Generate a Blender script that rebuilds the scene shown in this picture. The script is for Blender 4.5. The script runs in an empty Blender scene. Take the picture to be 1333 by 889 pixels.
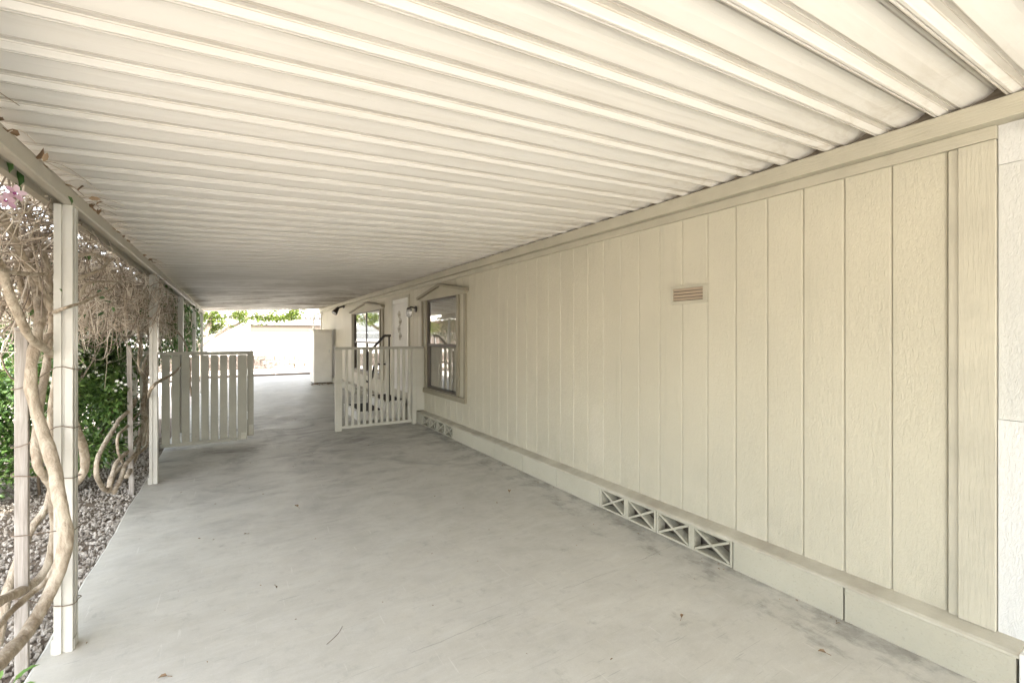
import bpy, math, random
from mathutils import Vector, Matrix, Quaternion, noise as mnoise
R = math.radians
rnd = random.Random(7)
scene = bpy.context.scene
col = scene.collection

# ------------------------------------------------------------------ camera model (16 mm lens, 1.45 m high)
CAM_H = 1.45
YAW = R(31.6)
F = 592.6
CS, SN = math.cos(YAW), math.sin(YAW)

def on_x(px, py, X):
    """point of the vertical plane at distance X from the lens axis of the drive, seen at pixel px, py of the photo"""
    u = (px - 666.5) / F; v = (438 - py) / F
    k = X / (CS * u + SN)
    return Vector((X, k * (CS - SN * u), CAM_H + k * v))

# ------------------------------------------------------------------ mesh helper
class MB:
    def __init__(s):
        s.v = []; s.f = []; s.sm = []
    def add(s, verts, faces, smooth=False):
        b = len(s.v)
        s.v.extend([tuple(p) for p in verts])
        for f in faces:
            s.f.append(tuple(b + i for i in f)); s.sm.append(smooth)
    def box(s, x0, x1, y0, y1, z0, z1):
        s.add([(x0,y0,z0),(x1,y0,z0),(x1,y1,z0),(x0,y1,z0),(x0,y0,z1),(x1,y0,z1),(x1,y1,z1),(x0,y1,z1)],
              [(0,3,2,1),(4,5,6,7),(0,1,5,4),(1,2,6,5),(2,3,7,6),(3,0,4,7)])
    def obox(s, c, ex, ey, ez):
        """oriented box: centre and three half-extent vectors"""
        c = Vector(c); ex = Vector(ex); ey = Vector(ey); ez = Vector(ez)
        p = []
        for sz in (-1, 1):
            for sx, sy in ((-1,-1),(1,-1),(1,1),(-1,1)):
                p.append(c + ex*sx + ey*sy + ez*sz)
        s.add(p, [(0,3,2,1),(4,5,6,7),(0,1,5,4),(1,2,6,5),(2,3,7,6),(3,0,4,7)])
    def prism(s, poly, a0, a1, axis):
        """extrude a 2-D polygon along axis; poly holds the two other coordinates in xyz order"""
        def mk(p, a):
            if axis == 'x': return (a, p[0], p[1])
            if axis == 'y': return (p[0], a, p[1])
            return (p[0], p[1], a)
        n = len(poly)
        vs = [mk(p, a0) for p in poly] + [mk(p, a1) for p in poly]
        fs = [tuple(range(n)), tuple(range(2*n-1, n-1, -1))]
        for i in range(n):
            j = (i+1) % n
            fs.append((i, i+n, j+n, j))
        s.add(vs, fs)
    def tube(s, pts, radii, n=6, smooth=True, cap=True, bump=0.0):
        pts = [Vector(p) for p in pts]
        if not hasattr(radii, '__len__'): radii = [radii]*len(pts)
        vs = []; fs = []
        up = None
        for i, p in enumerate(pts):
            t = (pts[min(i+1, len(pts)-1)] - pts[max(i-1, 0)])
            if t.length < 1e-9: t = Vector((0,0,1))
            t.normalize()
            if up is None:
                up = t.orthogonal().normalized()
            else:
                up = up - t*up.dot(t)
                up = up.normalized() if up.length > 1e-6 else t.orthogonal().normalized()
            w = t.cross(up)
            for k in range(n):
                a = 2*math.pi*k/n
                r = radii[i]
                if bump: r *= 1 + bump*mnoise.noise(p*20 + Vector((math.cos(a)*1.3, math.sin(a)*1.3, 0)))
                vs.append(p + (up*math.cos(a) + w*math.sin(a))*r)
        for i in range(len(pts)-1):
            for k in range(n):
                k2 = (k+1) % n
                fs.append((i*n+k, i*n+k2, (i+1)*n+k2, (i+1)*n+k))
        if cap:
            fs.append(tuple(range(n-1, -1, -1)))
            fs.append(tuple((len(pts)-1)*n + k for k in range(n)))
        s.add(vs, fs, smooth)
    def leaf(s, c, d, nrm, L, W, fold=0.25):
        d = Vector(d).normalized(); nrm = Vector(nrm)
        w = d.cross(nrm)
        if w.length < 1e-4: w = d.orthogonal()
        w.normalize(); up = w.cross(d)
        c = Vector(c)
        h = up*(W*fold)
        s.add([c, c+d*L*.3+w*W*.42+h, c+d*L*.68+w*W*.36+h*.8, c+d*L-up*L*.1, c+d*L*.68-w*W*.36+h*.8, c+d*L*.3-w*W*.42+h,
               c+d*L*.3, c+d*L*.68-up*L*.02],
              [(0,6,1),(6,7,2,1),(7,3,2),(0,5,6),(6,5,4,7),(7,4,3)], True)
    def build(s, name, m, parent=None, bevel=0.0):
        me = bpy.data.meshes.new(name)
        me.from_pydata(s.v, [], s.f)
        me.polygons.foreach_set('use_smooth', s.sm)
        me.materials.append(m)
        me.update()
        o = bpy.data.objects.new(name, me)
        col.objects.link(o)
        if parent: 
            o.parent = parent
            o.matrix_parent_inverse = Matrix.Translation(-parent.location)
        if bevel:
            b = o.modifiers.new('bevel', 'BEVEL'); b.width = bevel; b.segments = 2; b.limit_method = 'ANGLE'; b.angle_limit = R(40)
        return o

def spline(pts, n=6):
    """Catmull-Rom through pts"""
    P = [Vector(p) for p in pts]
    P = [P[0]*2 - P[1]] + P + [P[-1]*2 - P[-2]]
    out = []
    for i in range(1, len(P)-2):
        for k in range(n):
            t = k/n
            a, b, c, d = P[i-1], P[i], P[i+1], P[i+2]
            out.append(0.5*((2*b) + (c-a)*t + (2*a-5*b+4*c-d)*t*t + (3*b-3*c+d-a)*t**3))
    out.append(P[-2].copy())
    return out

def tag(o, label=None, cat=None, group=None, kind=None):
    if label: o['label'] = label
    if cat: o['category'] = cat
    if group: o['group'] = group
    if kind: o['kind'] = kind
    return o

def thing(name, label, cat, loc=(0,0,0), group=None):
    o = bpy.data.objects.new(name, None); col.objects.link(o)
    o.location = loc; o.empty_display_size = .2
    return tag(o, label, cat, group)

# ------------------------------------------------------------------ materials
class Mat:
    def __init__(s, name, rough=.6, spec=.5):
        s.m = bpy.data.materials.new(name); s.m.use_nodes = True
        s.nt = s.m.node_tree; s.b = s.nt.nodes['Principled BSDF']
        s.b.inputs['Roughness'].default_value = rough
        s.b.inputs['Specular IOR Level'].default_value = spec
        s.tc = s.nt.nodes.new('ShaderNodeTexCoord')
        s.bump_prev = None
    def N(s, t, **kw):
        n = s.nt.nodes.new(t)
        for k, v in kw.items(): setattr(n, k, v)
        return n
    def L(s, a, b): s.nt.links.new(a, b)
    def coord(s, scale=(1,1,1), rot=(0,0,0), loc=(0,0,0)):
        mp = s.N('ShaderNodeMapping'); mp.inputs['Scale'].default_value = scale
        mp.inputs['Rotation'].default_value = rot; mp.inputs['Location'].default_value = loc
        s.L(s.tc.outputs['Object'], mp.inputs['Vector']); return mp.outputs[0]
    def noise(s, scale, detail=4, rough=.55, stretch=(1,1,1), rot=(0,0,0), dist=0, loc=(0,0,0)):
        n = s.N('ShaderNodeTexNoise'); n.inputs['Scale'].default_value = scale
        n.inputs['Detail'].default_value = detail; n.inputs['Roughness'].default_value = rough
        n.inputs['Distortion'].default_value = dist
        s.L(s.coord(stretch, rot, loc), n.inputs['Vector']); return n.outputs['Fac']
    def ramp(s, fac, stops):
        r = s.N('ShaderNodeValToRGB'); e = r.color_ramp.elements
        while len(e) < len(stops): e.new(.5)
        for i, (p, c) in enumerate(stops):
            e[i].position = p; e[i].color = (c[0], c[1], c[2], 1) if hasattr(c, '__len__') else (c, c, c, 1)
        s.L(fac, r.inputs[0]); return r.outputs[0]
    def mix(s, fac, a, b, mode='MIX'):
        n = s.N('ShaderNodeMix', data_type='RGBA', blend_type=mode)
        for v, i in ((fac, 0), (a, 6), (b, 7)):
            if isinstance(v, (int, float)): n.inputs[i].default_value = v
            elif isinstance(v, tuple): n.inputs[i].default_value = (*v, 1)
            else: s.L(v, n.inputs[i])
        return n.outputs[2]
    def math(s, op, a, b=0.5):
        n = s.N('ShaderNodeMath', operation=op)
        for v, i in ((a, 0), (b, 1)):
            if isinstance(v, (int, float)): n.inputs[i].default_value = v
            else: s.L(v, n.inputs[i])
        return n.outputs[0]
    def color(s, v):
        if isinstance(v, tuple): s.b.inputs['Base Color'].default_value = (*v, 1)
        else: s.L(v, s.b.inputs['Base Color'])
        return s
    def bump(s, h, strength=.3, dist=.01):
        n = s.N('ShaderNodeBump'); n.inputs['Strength'].default_value = strength; n.inputs['Distance'].default_value = dist
        s.L(h, n.inputs['Height'])
        if s.bump_prev is not None: s.L(s.bump_prev, n.inputs['Normal'])
        s.bump_prev = n.outputs[0]
        s.L(n.outputs[0], s.b.inputs['Normal']); return s
    def island(s):
        return s.N('ShaderNodeNewGeometry').outputs['Random Per Island']
    def xyz(s, i):
        n = s.N('ShaderNodeSeparateXYZ'); s.L(s.tc.outputs['Object'], n.inputs[0]); return n.outputs[i]

def paint(name, c, rough=.5, var=.08, grime=.0, grain=None, bs=.15):
    m = Mat(name, rough, .4)
    d = tuple(x*(1-var*2) for x in c)
    base = m.mix(m.ramp(m.noise(3, 5), [(.35, 0.), (.7, 1.)]), d, c)
    if grime:
        g = m.ramp(m.noise(9, 8, .7), [(.56, 0.), (.72, 1.)])
        g = m.math('MULTIPLY', g, grime)
        base = m.mix(g, base, tuple(x*.42 for x in c))
    m.color(base)
    if grain == 'z': m.bump(m.noise(1, 5, .6, (90, 90, 9), dist=.5), bs, .004)
    elif grain == 'y': m.bump(m.noise(1, 5, .6, (90, 9, 90), dist=.5), bs, .004)
    else: m.bump(m.noise(60, 3), bs*.4, .002)
    return m.m

M = {}
ALMOND = (.495, .465, .36)
def siding_mat(name, c):
    m = Mat(name, .5, .35)
    base = m.mix(m.ramp(m.noise(1.1, 5), [(.3, 0.), (.75, 1.)]), tuple(x*.88 for x in c), c)
    # a few paler touched-up patches and faint scuffs
    p = m.ramp(m.noise(1.7, 2, .4, (1, 1, .6), loc=(3, 1.3, 2)), [(.66, 0.), (.70, 1.)])
    base = m.mix(m.math('MULTIPLY', p, .25), base, (.58, .54, .44))
    st = m.ramp(m.noise(1, 4, .6, (14, 14, 1.2), loc=(0, 4, 0)), [(.6, 0.), (.8, 1.)])
    base = m.mix(m.math('MULTIPLY', st, .28), base, tuple(x*.6 for x in c))
    zr = m.N('ShaderNodeMapRange'); m.L(m.xyz(2), zr.inputs[0]); zr.inputs[1].default_value = .62; zr.inputs[2].default_value = .2
    sd_ = m.ramp(m.noise(5, 7, .7, (1, 1, .6)), [(.45, 0.), (.68, 1.)])
    base = m.mix(m.math('MULTIPLY', m.math('MULTIPLY', sd_, zr.outputs[0]), .4), base, tuple(x*.62 for x in c))
    m.color(base)
    m.bump(m.noise(1, 4, .6, (95, 95, 30), dist=1.3), .75, .006)
    m.bump(m.noise(1, 2, .5, (24, 24, 5), dist=1.6, loc=(5, 2, 1)), .22, .009)
    return m.m
M['siding'] = siding_mat('almond_siding', ALMOND)
M['trim'] = paint('almond_trim', (.44, .412, .32), .5, .08, .16, 'y', .8)
M['trim_z'] = paint('almond_corner', (.455, .428, .335), .5, .08, .14, 'z', .7)
M['taupe'] = paint('taupe_trim', (.27, .242, .17), .5, .05, .08, 'z', .25)
M['pediment'] = paint('pediment_paint', (.38, .345, .25), .5, .06, .1)
M['white_wall'] = siding_mat('white_siding', (.60, .60, .57))
M['white'] = paint('white_paint', (.74, .73, .68), .45, .05, .12)
M['post'] = paint('post_white', (.51, .495, .44), .35, .05, .18)
M['beam'] = paint('beam_almond', (.43, .395, .32), .4, .08, .3)
M['gate'] = paint('gate_paint', (.37, .36, .295), .5, .07, .25, 'z', .35)
M['gate_rail'] = paint('gate_rail_paint', (.36, .35, .29), .5, .07, .3, 'y', .35)
M['baluster'] = paint('baluster_paint', (.47, .45, .37), .5, .06, .2, 'z', .3)

def block_mat():
    m = Mat('block_paint', .7, .3)
    c = (.455, .43, .34)
    base = m.mix(m.ramp(m.noise(1.4, 6), [(.3, 0.), (.7, 1.)]), (.375, .355, .275), c)
    pit = m.ramp(m.noise(70, 3, .6), [(.60, 0.), (.70, 1.)])
    base = m.mix(m.math('MULTIPLY', pit, .35), base, (.26, .25, .2))
    m.color(base)
    m.bump(m.noise(45, 6, .7), .8, .007)
    return m.m
M['block'] = block_mat()

def ledge_mat():
    m = Mat('ledge_paint', .7, .3)
    base = m.mix(m.ramp(m.noise(2.3, 6, .6, (1, 1.6, 1)), [(.38, 0.), (.66, 1.)]), (.345, .315, .25), (.47, .445, .36))
    m.color(base); m.bump(m.noise(40, 5, .65), .4, .005)
    return m.m
M['ledge'] = ledge_mat()

RP_ = .2238; R0_ = .518 - .5   # pan pitch and the first lap seam
def roof_mat():
    m = Mat('roof_enamel', .36, .5)
    c = (.74, .72, .68)
    base = m.mix(m.ramp(m.noise(.7, 5, .6, (.5, 1, 1)), [(.3, 0.), (.7, 1.)]), (.68, .655, .605), c)
    # rain-borne brown staining towards the far end
    y = m.xyz(1)
    far = m.N('ShaderNodeMapRange'); m.L(y, far.inputs[0]); far.inputs[1].default_value = 5.5; far.inputs[2].default_value = 12
    s = m.ramp(m.noise(1.3, 7, .65, (.5, 1.1, 1), dist=.8), [(.40, 0.), (.60, 1.)])
    base = m.mix(m.math('MULTIPLY', m.math('MULTIPLY', s, far.outputs[0]), .92), base, (.20, .165, .12))
    # smudges along the house side
    x = m.xyz(0)
    nr = m.N('ShaderNodeMapRange'); m.L(x, nr.inputs[0]); nr.inputs[1].default_value = 1.9; nr.inputs[2].default_value = 2.65
    s2 = m.ramp(m.noise(7, 8, .7, (.6, 1, 1), dist=1.), [(.47, 0.), (.66, 1.)])
    base = m.mix(m.math('MULTIPLY', m.math('MULTIPLY', s2, nr.outputs[0]), .55), base, (.40, .34, .25))
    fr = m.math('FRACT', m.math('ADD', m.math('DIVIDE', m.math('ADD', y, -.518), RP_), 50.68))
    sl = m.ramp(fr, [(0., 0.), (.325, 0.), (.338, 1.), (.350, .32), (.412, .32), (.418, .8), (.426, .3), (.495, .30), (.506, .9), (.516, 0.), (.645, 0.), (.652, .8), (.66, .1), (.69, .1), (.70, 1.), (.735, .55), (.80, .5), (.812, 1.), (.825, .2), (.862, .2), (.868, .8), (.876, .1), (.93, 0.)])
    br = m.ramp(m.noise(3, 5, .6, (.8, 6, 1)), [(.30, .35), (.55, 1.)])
    base = m.mix(m.math('MULTIPLY', m.math('MULTIPLY', sl, br), .85), base, (.27, .225, .155))  # seam dirt, plus the shade of rib creases and channels painted in
    # dirt drawn out along the pans
    dr = m.ramp(m.noise(1, 6, .65, (1.1, 16, 1), dist=.4, loc=(2, 6, 0)), [(.50, 0.), (.70, 1.)])
    base = m.mix(m.math('MULTIPLY', dr, .2), base, (.42, .37, .29))
    # fine spatter
    s3 = m.ramp(m.noise(38, 6, .75, (.35, 1, 1)), [(.65, 0.), (.72, 1.)])
    s4 = m.ramp(m.noise(1.9, 3), [(.45, 0.), (.65, 1.)])
    base = m.mix(m.math('MULTIPLY', m.math('MULTIPLY', s3, s4), .5), base, (.38, .34, .27))
    m.color(base)
    m.bump(m.noise(5, 4, .5, (.25, 1, 1)), .10, .01)
    m.bump(m.noise(45, 4), .05, .002)
    return m.m
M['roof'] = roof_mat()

def on_floor(px, py):
    u = (px-666.5)/F; k = CAM_H/((py-438)/F)
    return Vector((k*(CS*u+SN), k*(CS-SN*u), 0))
_a, _b = on_floor(537, 849), on_floor(742, 765)
_d = (_b-_a).normalized(); CRACK_N = (-_d.y, _d.x); CRACK_C = _a.x*CRACK_N[0] + _a.y*CRACK_N[1]
def concrete_mat():
    m = Mat('sealed_concrete', .55, .35)
    base = m.mix(m.ramp(m.noise(.55, 6, .55, (1, .8, 1)), [(.32, 0.), (.68, 1.)]), (.44, .425, .37), (.54, .52, .455))
    # trowel sweeps
    sw = m.ramp(m.noise(1.6, 6, .6, (.9, 1.9, 1), (0, 0, R(14)), dist=2.6), [(.38, 0.), (.66, 1.)])
    base = m.mix(m.math('MULTIPLY', sw, .20), base, (.335, .335, .31))
    sw2 = m.ramp(m.noise(5, 6, .65, (.5, 2.2, 1), (0, 0, R(-8)), dist=1.8, loc=(3, 5, 0)), [(.48, 0.), (.75, 1.)])
    base = m.mix(m.math('MULTIPLY', sw2, .35), base, (.60, .60, .56))
    # worn dark tyre and traffic staining
    y = m.xyz(1)
    mr = m.N('ShaderNodeMapRange'); m.L(y, mr.inputs[0]); mr.inputs[1].default_value = 3.2; mr.inputs[2].default_value = 6.5
    m9 = m.N('ShaderNodeMapRange'); m.L(y, m9.inputs[0]); m9.inputs[1].default_value = 8.2; m9.inputs[2].default_value = 10.5; m9.inputs[3].default_value = 1; m9.inputs[4].default_value = .12
    st = m.ramp(m.noise(1.5, 8, .66, (.9, 1.4, 1), (0, 0, R(10)), dist=1.6, loc=(7, 2, 0)), [(.44, 0.), (.68, 1.)])
    base = m.mix(m.math('MULTIPLY', m.math('MULTIPLY', st, m.math('ADD', m.math('MULTIPLY', m.math('MULTIPLY', mr.outputs[0], m9.outputs[0]), 1.0), .16)), .74), base, (.15, .13, .115))
    # grit washed against the block base
    x = m.xyz(0)
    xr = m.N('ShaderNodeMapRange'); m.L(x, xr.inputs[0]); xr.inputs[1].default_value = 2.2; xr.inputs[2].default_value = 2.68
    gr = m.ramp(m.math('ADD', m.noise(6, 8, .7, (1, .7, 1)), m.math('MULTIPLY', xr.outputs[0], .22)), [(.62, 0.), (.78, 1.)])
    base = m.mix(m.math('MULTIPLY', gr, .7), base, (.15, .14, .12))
    # grey-white mottling and soft blotches
    mo = m.ramp(m.noise(4.5, 8, .72), [(.40, 0.), (.66, 1.)])
    base = m.mix(m.math('MULTIPLY', mo, .30), base, (.62, .61, .56))
    mo2 = m.ramp(m.noise(11, 8, .75, loc=(4, 4, 0)), [(.54, 0.), (.70, 1.)])
    base = m.mix(m.math('MULTIPLY', mo2, .32), base, (.25, .245, .22))
    fg = m.ramp(m.noise(140, 4, .7), [(.35, 0.), (.65, 1.)])
    base = m.mix(m.math('MULTIPLY', fg, .16), base, (.26, .255, .235))
    fs_ = m.ramp(m.noise(8, 2, .4, (.5, 14, 1), (0, 0, R(20)), dist=.8, loc=(5, 1, 0)), [(.70, 0.), (.73, 1.)])
    base = m.mix(m.math('MULTIPLY', fs_, .4), base, (.24, .235, .21))
    fs2 = m.ramp(m.noise(7, 2, .4, (12, .5, 1), (0, 0, R(-25)), dist=.8, loc=(2, 7, 0)), [(.71, 0.), (.74, 1.)])
    base = m.mix(m.math('MULTIPLY', fs2, .3), base, (.66, .65, .61))
    # one long hairline crack
    nx_, ny_ = CRACK_N
    ln = m.math('ADD', m.math('MULTIPLY', x, nx_), m.math('MULTIPLY', m.xyz(1), ny_))
    ln = m.math('ADD', ln, m.math('MULTIPLY', m.math('SUBTRACT', m.noise(2.5, 6, .7), .5), .07))
    ln = m.math('ABSOLUTE', m.math('SUBTRACT', ln, CRACK_C))
    ck = m.ramp(ln, [(0., 1.), (.0022, 0.)])
    base = m.mix(m.math('MULTIPLY', m.math('MULTIPLY', ck, m.ramp(m.noise(1.2, 3, loc=(8, 8, 0)), [(.42, 0.), (.5, 1.)])), .5), base, (.16, .155, .14))
    # scuffs and specks
    sc = m.ramp(m.noise(3, 3, .5, (.9, 9, 1), (0, 0, R(-32)), dist=.6, loc=(1, 8, 0)), [(.73, 0.), (.76, 1.)])
    base = m.mix(m.math('MULTIPLY', sc, .4), base, (.2, .2, .18))
    sc2 = m.ramp(m.noise(4, 3, .5, (.7, 10, 1), (0, 0, R(38)), dist=.6, loc=(9, 3, 0)), [(.73, 0.), (.76, 1.)])
    base = m.mix(m.math('MULTIPLY', sc2, .35), base, (.22, .21, .18))
    sp = m.ramp(m.noise(26, 5, .7), [(.70, 0.), (.75, 1.)])
    base = m.mix(m.math('MULTIPLY', sp, .5), base, (.16, .15, .13))
    m.color(base)
    m.L(m.ramp(m.noise(3, 5), [(.3, .42), (.7, .68)]), m.b.inputs['Roughness'])
    m.bump(m.noise(2.2, 5, .55, (.6, 2, 1), dist=1.5), .12, .01)
    m.bump(m.noise(90, 4, .6), .10, .002)
    return m.m
M['concrete'] = concrete_mat()

def simple(name, c, rough=.6, spec=.4, metal=0):
    m = Mat(name, rough, spec); m.color(c); m.b.inputs['Metallic'].default_value = metal; return m
m = simple('dark_metal', (.045, .04, .035), .45); M['dark_metal'] = m.m
m = Mat('dark_wood', .85, .2); m.color(m.mix(m.ramp(m.noise(1, 5, .6, (40, 4, 40)), [(.3, 0.), (.7, 1.)]), (.10, .085, .065), (.24, .205, .16))); M['closure'] = m.m
m = Mat('mat_dark', .9, .2); m.color(m.mix(m.ramp(m.noise(40, 3), [(.4, 0.), (.6, 1.)]), (.03, .027, .025), (.07, .065, .06))); M['mat'] = m.m
m = Mat('weathered_wood', .85, .2)
m.color(m.mix(m.ramp(m.noise(1, 6, .65, (60, 60, 4), dist=.6), [(.3, 0.), (.7, 1.)]), (.20, .175, .15), (.42, .39, .35)))
m.bump(m.noise(1, 5, .6, (90, 90, 5)), .5, .004); M['stake'] = m.m
m = Mat('galvanised', .35, .5); m.color((.55, .56, .55)); m.b.inputs['Metallic'].default_value = .8; M['steel'] = m.m
m = Mat('wire_rust', .6, .4); m.color((.20, .15, .11)); m.b.inputs['Metallic'].default_value = .4; M['wire'] = m.m

def bark(name, a, b, sc=1):
    m = Mat(name, .85, .2)
    n = m.ramp(m.noise(14*sc, 7, .65, (1, 1, .45), dist=.6), [(.32, 0.), (.68, 1.)])
    base = m.mix(n, a, b)
    base = m.mix(m.math('MULTIPLY', m.island(), .35), base, tuple(x*.55 for x in a))
    m.color(base)
    m.bump(m.noise(40*sc, 6, .65, (1, 1, .5), dist=.5), .9, .012)
    return m.m
M['vine_bark'] = bark('vine_bark', (.24, .185, .125), (.64, .565, .45), 1.6)
M['stem_bark'] = bark('stem_bark', (.10, .075, .05), (.25, .19, .13))
M['tree_bark'] = bark('tree_bark', (.16, .125, .095), (.33, .28, .22), .6)

def leafmat(name, cols, rough=.35, trans=.25):
    m = Mat(name, rough, .5)
    r = m.N('ShaderNodeValToRGB'); e = r.color_ramp.elements
    while len(e) < len(cols): e.new(.5)
    for i, c in enumerate(cols):
        e[i].position = i/(len(cols)-1); e[i].color = (*c, 1)
    m.L(m.island(), r.inputs[0])
    m.L(r.outputs[0], m.b.inputs['Base Color'])
    tr = m.N('ShaderNodeBsdfTranslucent')
    mx = m.mix(1.0, r.outputs[0], (1.0, 1.0, .45), 'MULTIPLY')
    m.L(mx, tr.inputs['Color'])
    ms = m.N('ShaderNodeMixShader'); ms.inputs[0].default_value = trans
    m.L(m.b.outputs[0], ms.inputs[1]); m.L(tr.outputs[0], ms.inputs[2])
    m.L(ms.outputs[0], m.nt.nodes['Material Output'].inputs['Surface'])
    return m.m
M['shrub_leaf'] = leafmat('shrub_leaf', [(.030, .068, .016), (.06, .12, .028), (.10, .175, .044), (.17, .25, .075)], .28, .25)
M['vine_leaf'] = leafmat('vine_leaf', [(.02, .06, .015), (.05, .11, .03), (.09, .16, .05)], .35, .25)
M['tree_leaf'] = leafmat('tree_leaf', [(.04, .07, .008), (.085, .125, .015), (.15, .175, .026)], .5, .4)
M['twig'] = leafmat('dry_twig', [(.14, .108, .08), (.36, .295, .225), (.53, .46, .37), (.69, .62, .53)], .8, .0)
M['dry_leaf'] = leafmat('dry_leaf', [(.14, .085, .05), (.26, .17, .10), (.34, .25, .16)], .8, .1)
M['petal_white'] = leafmat('petal_white', [(.75, .75, .68), (.85, .85, .8)], .5, .25)
M['petal_pink'] = leafmat('petal_pink', [(.46, .25, .40), (.58, .38, .52), (.66, .50, .62)], .5, .25)
M['throat'] = leafmat('throat', [(.25, .05, .16), (.3, .07, .2)], .6, 0.)
m = Mat('pebble', .85, .3)
r = m.ramp(m.island(), [(0., (.20, .175, .145)), (.25, (.29, .262, .222)), (.65, (.37, .338, .29)), (1., (.47, .44, .39))])
m.color(m.mix(m.ramp(m.noise(60, 4), [(.3, 0.), (.7, .4)]), r, (.18, .15, .12))); m.bump(m.noise(120, 3), .3, .002); M['pebble'] = m.m
m = Mat('soil', .95, .1); m.color(m.mix(m.noise(20, 6), (.09, .07, .05), (.24, .20, .16))); m.bump(m.noise(40, 6, .7), .8, .02); M['soil'] = m.m
m = Mat('dirt_ground', .95, .1); m.color(m.mix(m.ramp(m.noise(1.5, 7, .6), [(.3, 0.), (.7, 1.)]), (.38, .335, .285), (.52, .475, .42))); m.bump(m.noise(20, 6, .7), .5, .02); M['dirt'] = m.m

def glass_mat():
    m = Mat('window_glass', .02)
    nt = m.nt; nt.nodes.remove(m.b)
    lw = m.N('ShaderNodeLayerWeight'); lw.inputs['Blend'].default_value = .5
    fac = m.math('ADD', m.math('MULTIPLY', m.math('POWER', lw.outputs['Facing'], 3.0), .75), .05)
    tr = m.N('ShaderNodeBsdfTransparent'); tr.inputs[0].default_value = (.85, .87, .86, 1)
    gl = m.N('ShaderNodeBsdfGlossy'); gl.inputs['Roughness'].default_value = .01; gl.inputs[0].default_value = (.95, .95, .95, 1)
    wv = m.N('ShaderNodeBump'); wv.inputs['Strength'].default_value = .03; wv.inputs['Distance'].default_value = .02
    m.L(m.noise(2.5, 2), wv.inputs['Height']); m.L(wv.outputs[0], gl.inputs['Normal'])
    ms = m.N('ShaderNodeMixShader')
    m.L(fac, ms.inputs[0]); m.L(tr.outputs[0], ms.inputs[1]); m.L(gl.outputs[0], ms.inputs[2])
    m.L(ms.outputs[0], nt.nodes['Material Output'].inputs['Surface'])
    return m.m
M['glass'] = glass_mat()
m = simple('lamp_glass', (.8, .8, .78), .15); m.b.inputs['Transmission Weight'].default_value = .6; M['lamp_glass'] = m.m
m = simple('bronze_frame', (.07, .055, .04), .4); M['bronze'] = m.m
m = simple('room_dark', (.12, .10, .085), .9); M['room'] = m.m
m = simple('blind_slat', (.66, .56, .46), .6); M['blind'] = m.m
M['vent_louver'] = paint('vent_louver', (.42, .34, .25), .5, .06, .2)
M['cream'] = paint('cream_cabinet', (.83, .80, .73), .45, .05, .1)
M['far_white'] = paint('far_stucco', (.80, .79, .76), .8, .03)
M['far_beige'] = paint('far_beige', (.078, .062, .047), .8, .03)
m = Mat('tile_roof', .8, .3); m.color(m.mix(m.noise(8, 3), (.55, .48, .42), (.68, .62, .56))); M['tile'] = m.m
m = Mat('lap_brown', .7, .3); m.color(m.mix(m.noise(5, 4, .6, (1, .1, 8)), (.16, .10, .07), (.24, .155, .11))); M['brown'] = m.m
m = Mat('split_block', .9, .2); m.color(m.mix(m.island(), (.14, .112, .093), (.21, .178, .15))); m.bump(m.noise(12, 6, .7), .8, .03); M['split'] = m.m

# ------------------------------------------------------------------ setting
def sheet(name, x0, x1, y0, y1, z, mat):
    b = MB(); b.add([(x0,y0,z),(x1,y0,z),(x1,y1,z),(x0,y1,z)], [(0,1,2,3)])
    return tag(b.build(name, mat), kind='structure')
sheet('ground', -300, 300, -300, 300, -.10, M['dirt'])

SLAB_X = -.75
b = MB()   # driveway: slab with a slightly wandering, rounded garden edge
edge = []
y = -14.0
while y <= 19.0:
    edge.append((SLAB_X + .012*mnoise.noise(Vector((0, y*1.3, 0))) + .006*mnoise.noise(Vector((3, y*5, 0))), y)); y += .15
n = len(edge)
vs = []
for (x, y) in edge: vs += [(x-.004, y, -.14), (x, y, -.012), (x+.012, y, 0), (7.3 if y < -4.2 else 2.9, y, 0)]
fs = []
for i in range(n-1):
    for k in range(3):
        fs.append((i*4+k, i*4+k+1, i*4+k+5, i*4+k+4))
b.add(vs, fs)
b.add([(2.9,-4.2,-.14),(2.9,19,-.14),(SLAB_X,19,-.14),(SLAB_X,18.95,0),(2.9,18.95,0)], [(3,2,1,4)])
tag(b.build('driveway', M['concrete']), kind='structure')
sheet('rear_yard', -12, 14, 18.9, 60, -.02, M['dirt'])

b = MB()
for i in range(40):
    for j in range(24):
        pass
gx0, gx1, gy0, gy1 = -6.0, SLAB_X + .0, .5, 10.5
NX, NY = 30, 90
vs = []; fs = []
for j in range(NY+1):
    for i in range(NX+1):
        x = gx0 + (gx1-gx0)*i/NX; y = gy0 + (gy1-gy0)*j/NY
        vs.append((x, y, -.055 + .03*mnoise.noise(Vector((x*1.7, y*1.7, 0)))))
for j in range(NY):
    for i in range(NX):
        a = j*(NX+1)+i; fs.append((a, a+1, a+NX+2, a+NX+1))
b.add(vs, fs, True)
tag(b.build('garden_bed', M['soil']), kind='structure')

def ground_z(x, y): return -.055 + .03*mnoise.noise(Vector((x*1.7, y*1.7, 0)))

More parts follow.
